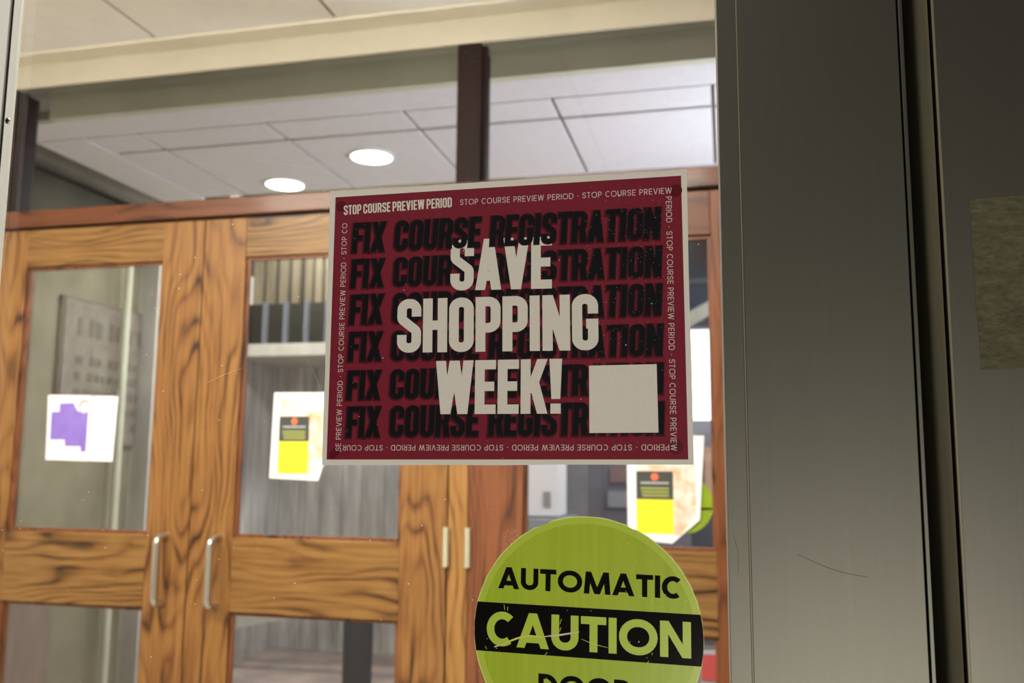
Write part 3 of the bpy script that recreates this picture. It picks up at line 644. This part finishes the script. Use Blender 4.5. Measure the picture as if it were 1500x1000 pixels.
# ------------------------------------------------------------------ hall beyond
struct(bx('floor_3', FLOOR2, -3.7, 3.0, 2.80, 9.2, -1.45, -1.35))
c2 = struct(bx('ceiling_3', GRID, -3.00, 3.0, 3.12, 4.26, 1.412, 1.46))
bx('ceiling_border', TILE2, -3.00, 3.0, 3.10, 3.285, 1.395, 1.412, c2)
bx('ceiling_border', TILE2, -3.00, -2.756, 3.296, 4.26, 1.395, 1.412, c2)
for ix in range(-1, 7):
    x0 = -1.872 + 0.617 * (ix - 0); x1 = x0 + 0.617
    for y0, y1 in ((3.302, 3.520), (3.520, 4.255)):
        bx('ceiling_tile', TILE2, x0 + 0.007, x1 - 0.007, y0 + 0.012, y1 - 0.012, 1.402, 1.412, c2, 0.002)
for y0, y1 in ((3.302, 3.520), (3.520, 4.255)): bx('ceiling_tile', TILE2, -2.750, -2.496, y0 + 0.012, y1 - 0.012, 1.402, 1.412, c2, 0.002)
struct(bx('wall_bulkhead', OLIVEB, -2.730, 3.0, 3.06, 3.10, 1.395, 2.2))
struct(bx('trim_15', TILE2, -3.00, -2.730, 3.16, 3.20, 1.412, 2.2))
struct(bx('trim_16', TILE2, -0.95, 3.0, 4.26, 4.32, 1.355, 1.46))
struct(bx('ceiling_4', OLIVE, -3.7, 3.0, 2.74, 3.10, 2.2, 2.25))
struct(bx('ceiling_5', OLIVE, -3.7, 3.0, 4.32, 9.2, 1.95, 2.0))
# two downlights
LENS = mat('lit_lens', (1, 1, 1), 0.5, emit=(1.0, 1.0, 0.98), es=9.0)
for x, y, lab in ((-2.19, 4.10, 'left round downlight glowing white in the ceiling above the second wooden door'), (-1.585, 3.79, 'right round downlight glowing white in the ceiling beside the dark post')):
    r_ = empty('downlight', (x, y, 1.400)); tag(r_, lab, 'light', None)
    b = MB(); n = 32
    for k in range(n):
        a, c = 2 * math.pi * k / n, 2 * math.pi * (k + 1) / n
        b.add([(x + q * math.cos(t), y + q * math.sin(t), z) for t in (a, c) for q, z in ((0.095, 1.402), (0.104, 1.402), (0.104, 1.392), (0.095, 1.392))],
              [(0, 4, 5, 1), (1, 5, 6, 2), (2, 6, 7, 3), (3, 7, 4, 0)])
    o1 = b.build('trim_ring', WHITEM)
    b = MB(); b.add([(x + 0.095 * math.cos(2 * math.pi * k / n), y + 0.095 * math.sin(2 * math.pi * k / n), 1.3935) for k in reversed(range(n))], [tuple(range(n))])
    o2 = b.build('lens', LENS); adopt(r_, [o1, o2])

# left wall with its plaque , pipe and pier
lw = struct(bx('wall_hall_left', OLIVEW, -3.40, -3.30, 2.72, 6.4, -1.35, 1.14))
DADO = noisy('reddish_dado_panel', (0.13, 0.085, 0.07), (0.19, 0.13, 0.11), (6, 6, 2), 0.6)
struct(bx('baseboard_left', DADO, -3.30, -3.285, 2.75, 3.95, -1.35, -0.42, None, 0.002))
struct(bx('ceiling_6', TAUPE, -3.7, -3.0, 2.74, 6.4, 1.62, 1.66))
struct(bx('wall_hall_left_top', TAUPE, -3.40, -3.30, 2.72, 6.4, 1.44, 1.62))
DG = noisy('dark_window_glass', (0.008, 0.012, 0.016), (0.035, 0.038, 0.028), (4, 4, 4), 0.5, 4, spec=0.1)
w = struct(bx('window_3', DG, -3.36, -3.34, 2.72, 6.4, 1.14, 1.44))
for y in (4.25, 4.62, 5.05): bx('window_frame', OLIVE, -3.34, -3.30, y, y + 0.07, 1.14, 1.34, w)
pl = bx('plaque', BROWN, -3.298, -3.278, 3.86, 5.20, 0.05, 0.815, None, 0.003)
tag(pl, 'large dark edged plaque with rows of raised words on the left hall wall', 'plaque')
bx('plaque_face', PLAQ, -3.279, -3.274, 3.885, 5.195, 0.055, 0.805, pl)
rnd = random.Random(21); b = MB()
for row, (z, h) in enumerate(((0.62, 0.10), (0.47, 0.05), (0.385, 0.045), (0.30, 0.045), (0.215, 0.045), (0.13, 0.045))):
    y = 3.98
    while y < 5.05:
        wd = rnd.uniform(0.025, 0.05); b.box(-3.2740, -3.2715, y, y + wd, z, z + h * rnd.uniform(0.8, 1)); y += wd + rnd.choice((0.015, 0.02, 0.06))
b.build('raised_words', PLAQD, pl)['kind'] = 'stuff'
b = MB(); b.tube([(-3.22, 4.29, -1.35), (-3.22, 4.29, 1.30)], 0.020, 16)
tag(b.build('pipe', OLIVE), 'pale upright pipe standing against the left hall wall', 'pipe')
struct(bx('trim_17', CONCP, -3.30, -3.18, 4.50, 4.80, -1.35, 1.25))
struct(bx('trim_18', CONC, -3.30, -3.20, 4.80, 6.1, -1.35, 1.25))

# concrete wall and balcony beyond the second door
back = struct(bx('wall_far', CONC, -3.7, -1.40, 6.10, 6.25, -1.35, 1.95))
rnd = random.Random(2)
x = -3.70
while x < -1.42:
    wd = min(rnd.uniform(0.13, 0.19), -1.40 - x); bx('board_mark', CONC, x + 0.004, x + wd - 0.004, 6.095 - rnd.uniform(0, 0.012), 6.10, -1.35, 0.66, back); x += wd
bal = struct(bx('trim_19', CONCP, -3.7, -1.40, 5.30, 6.10, 0.655, 0.735))
SLAT = noisy('tan_wood_slat', (0.115, 0.09, 0.058), (0.18, 0.145, 0.098), (8, 8, 2), 0.6)
r_ = bx('balcony_railing', VOID, -3.45, -1.45, 5.42, 5.46, 0.735, 1.02)
tag(r_, 'dark balcony railing with grey posts high behind the second wooden door', 'railing')
NAVY = mat('blue_grey_post', (0.10, 0.11, 0.14), 0.4)
for k in range(13): bx('post', NAVY, -3.30 + 0.150 * k, -3.275 + 0.150 * k, 5.385, 5.42, 0.75, 1.03, r_)
scn = empty('slatted_screen', (-2.4, 5.62, 1.02)); tag(scn, 'screen of upright tan slats behind the dark balcony railing', 'screen')
sl = []
x = -3.48
rnd = random.Random(8)
while x < -1.5:
    wd = rnd.uniform(0.045, 0.075); sl.append(bx('slat', SLAT, x, x + wd, 5.60, 5.63, 0.99, 1.68)); x += wd + rnd.uniform(0.02, 0.055)
sl.append(bx('backing', VOID, -3.5, -1.45, 5.64, 5.66, 0.99, 1.68))
adopt(scn, sl)
# stair string, bin
b = MB(); b.prism([(-3.25, -1.13), (-3.25, -1.00), (-1.45, -0.60), (-1.45, -0.73)], 5.40, 5.48)
tag(b.build('stair_string', CONCP), 'pale sloping stair side seen through the lower pane of the second door', 'stair')
b = MB()
n = 20
for (r1, z1), (r2, z2) in zip(((0.085, -1.35), (0.09, -0.80), (0.07, -0.78)), ((0.09, -0.80), (0.07, -0.78), (0.02, -0.775))):
    b.add([(-2.13 + r * math.cos(2 * math.pi * k / n), 5.10 + r * math.sin(2 * math.pi * k / n), z) for r, z in ((r1, z1), (r2, z2)) for k in range(n)], [(k, (k + 1) % n, n + (k + 1) % n, n + k) for k in range(n)])
tag(b.build('bin', mat('charcoal_bin', (0.03, 0.03, 0.035), 0.5)), 'charcoal bin standing on the hall floor behind the second door', 'bin')

# right part of the hall
LAV = noisy('lavender_grey_wall', (0.22, 0.21, 0.26), (0.33, 0.32, 0.38), (3, 3, 3), 0.8)
struct(bx('wall_far_right', LAV, -1.40, 3.0, 7.6, 7.7, -1.35, 1.95))
struct(bx('wall_hall_right', LAV, 3.0, 3.1, 2.72, 7.7, -1.35, 1.95))
WLIT = mat('lit_window', (1, 1, 1), 0.4, emit=(0.97, 0.98, 1.0), es=2.2)
wn = struct(bx('window_4', WLIT, -1.15, 1.6, 7.56, 7.60, 0.33, 1.08)); b = MB()
for x in (-1.17, -0.50, 0.35, 1.0, 1.58): b.box(x, x + 0.03, 7.53, 7.56, 0.30, 1.10)
b.build('window_frame', NAVY, wn)
BAN = mat('navy_panel', (0.030, 0.036, 0.075), 0.6); MARO = mat('plum_panel', (0.06, 0.02, 0.06), 0.6)
bn = bx('hanging_banner', BAN, -1.10, 1.4, 7.30, 7.34, 1.12, 1.93, None, 0.004); tag(bn, 'navy banner hanging high in the hall behind the right wooden door', 'banner')
bx('plum_patch', MARO, -0.20, -0.11, 7.288, 7.30, 1.54, 1.82, bn); bx('pale_stripe', NAVY, -1.10, 1.4, 7.285, 7.30, 1.425, 1.46, bn)
b = MB(); b.prism([(-0.9, 0.70), (-0.9, 0.80), (0.6, 1.62), (0.6, 1.50)], 7.05, 7.12)
tag(b.build('sloping_beam', CONCP), 'pale sloping beam crossing in front of the navy banner', 'beam')
cab = bx('cabinet', mat('white_enamel', (0.86, 0.84, 0.88), 0.4), -1.335, -1.045, 5.70, 6.00, -0.36, 0.45, None, 0.004)
tag(cab, 'white cabinet with a grey screen and slot behind the right wooden door', 'cabinet')
bx('screen', mat('grey_screen', (0.22, 0.22, 0.25), 0.3), -1.33, -1.255, 5.69, 5.70, -0.165, 0.10, cab); bx('slot', mat('brown_slot', (0.30, 0.27, 0.27), 0.5), -1.145, -1.095, 5.69, 5.70, -0.30, -0.205, cab)
cd = bx('cabinet_stand', mat('grey_stand', (0.24, 0.25, 0.28), 0.5), -1.42, -0.98, 5.62, 6.05, -1.35, -0.37, None, 0.004); tag(cd, 'grey stand under the white cabinet in the hall', 'stand')
b = MB(); b.box(-0.96, -0.25, 6.4, 6.44, -1.0, 0.28); b.box(-0.93, -0.90, 6.405, 6.435, -1.35, -1.0); b.box(-0.31, -0.28, 6.405, 6.435, -1.35, -1.0); bd = tag(b.build('display_board', mat('grey_board', (0.15, 0.145, 0.18), 0.7)), 'grey display board with brown and tan pictures in the hall above the lime sticker', 'board')
for (x0, x1, z0, z1, c) in ((-0.80, -0.55, -0.16, -0.05, (0.20, 0.13, 0.13)), (-0.56, -0.34, -0.20, -0.06, (0.17, 0.09, 0.09)), (-0.50, -0.42, -0.10, -0.02, (0.48, 0.38, 0.34)), (-0.82, -0.40, -0.33, -0.22, (0.28, 0.28, 0.32)), (-0.9, -0.3, 0.0, 0.12, (0.3, 0.28, 0.42))):
    bx('picture', mat('picture_print', c, 0.6), x0, x1, 6.385, 6.40, z0, z1, bd)
TANB = mat('tan_goods', (0.5, 0.27, 0.17), 0.6)
sh = bx('shelf_unit', mat('grey_metal_shelf', (0.10, 0.10, 0.12), 0.5), -0.50, 1.0, 7.0, 7.40, -1.35, -0.30, None, 0.004); tag(sh, 'dark shelf unit under the bright hall window behind the right wooden door', 'shelf')
rnd = random.Random(6)
for k, (x, w_, h, c) in enumerate(((-0.45, 0.10, 0.30, (0.75, 0.73, 0.8)), (-0.33, 0.06, 0.42, (0.5, 0.25, 0.16)), (-0.25, 0.07, 0.30, (0.03, 0.03, 0.05)), (-0.17, 0.09, 0.40, (0.55, 0.33, 0.24)), (-0.07, 0.12, 0.30, (0.8, 0.8, 0.9)), (0.08, 0.1, 0.4, (0.2, 0.1, 0.1)))):
    nm = ('white', 'brown', 'black', 'tan', 'pale lilac', 'maroon')[k]
    bo = bx('box', mat('box_' + nm.replace(' ', '_'), c, 0.6), x, x + w_, 7.10, 7.3, -0.30, -0.30 + h, None, 0.006); tag(bo, nm + ' box standing on the dark shelf unit under the hall window', 'box')
    bx('lid', mat('lid_' + nm.replace(' ', '_'), tuple(q * 0.85 for q in c), 0.6), x - 0.003, x + w_ + 0.003, 7.095, 7.305, -0.30 + h - 0.035, -0.297 + h, bo)
b = MB(); b.box(-0.080, -0.033, YD + 0.0282, YD + 0.0290, -0.80, -0.52)
ln = tag(b.build('notice', mat('lilac_notice_paper', (0.5, 0.5, 0.62), 0.6)), 'lilac and red leaflet on the lower pane of the right wooden door', 'notice')
flat(rect(-0.080, -0.038, -0.60, -0.53), YD + 0.0230, mat('red_print', (0.40, 0.05, 0.05), 0.6), 'red_heading', ln)
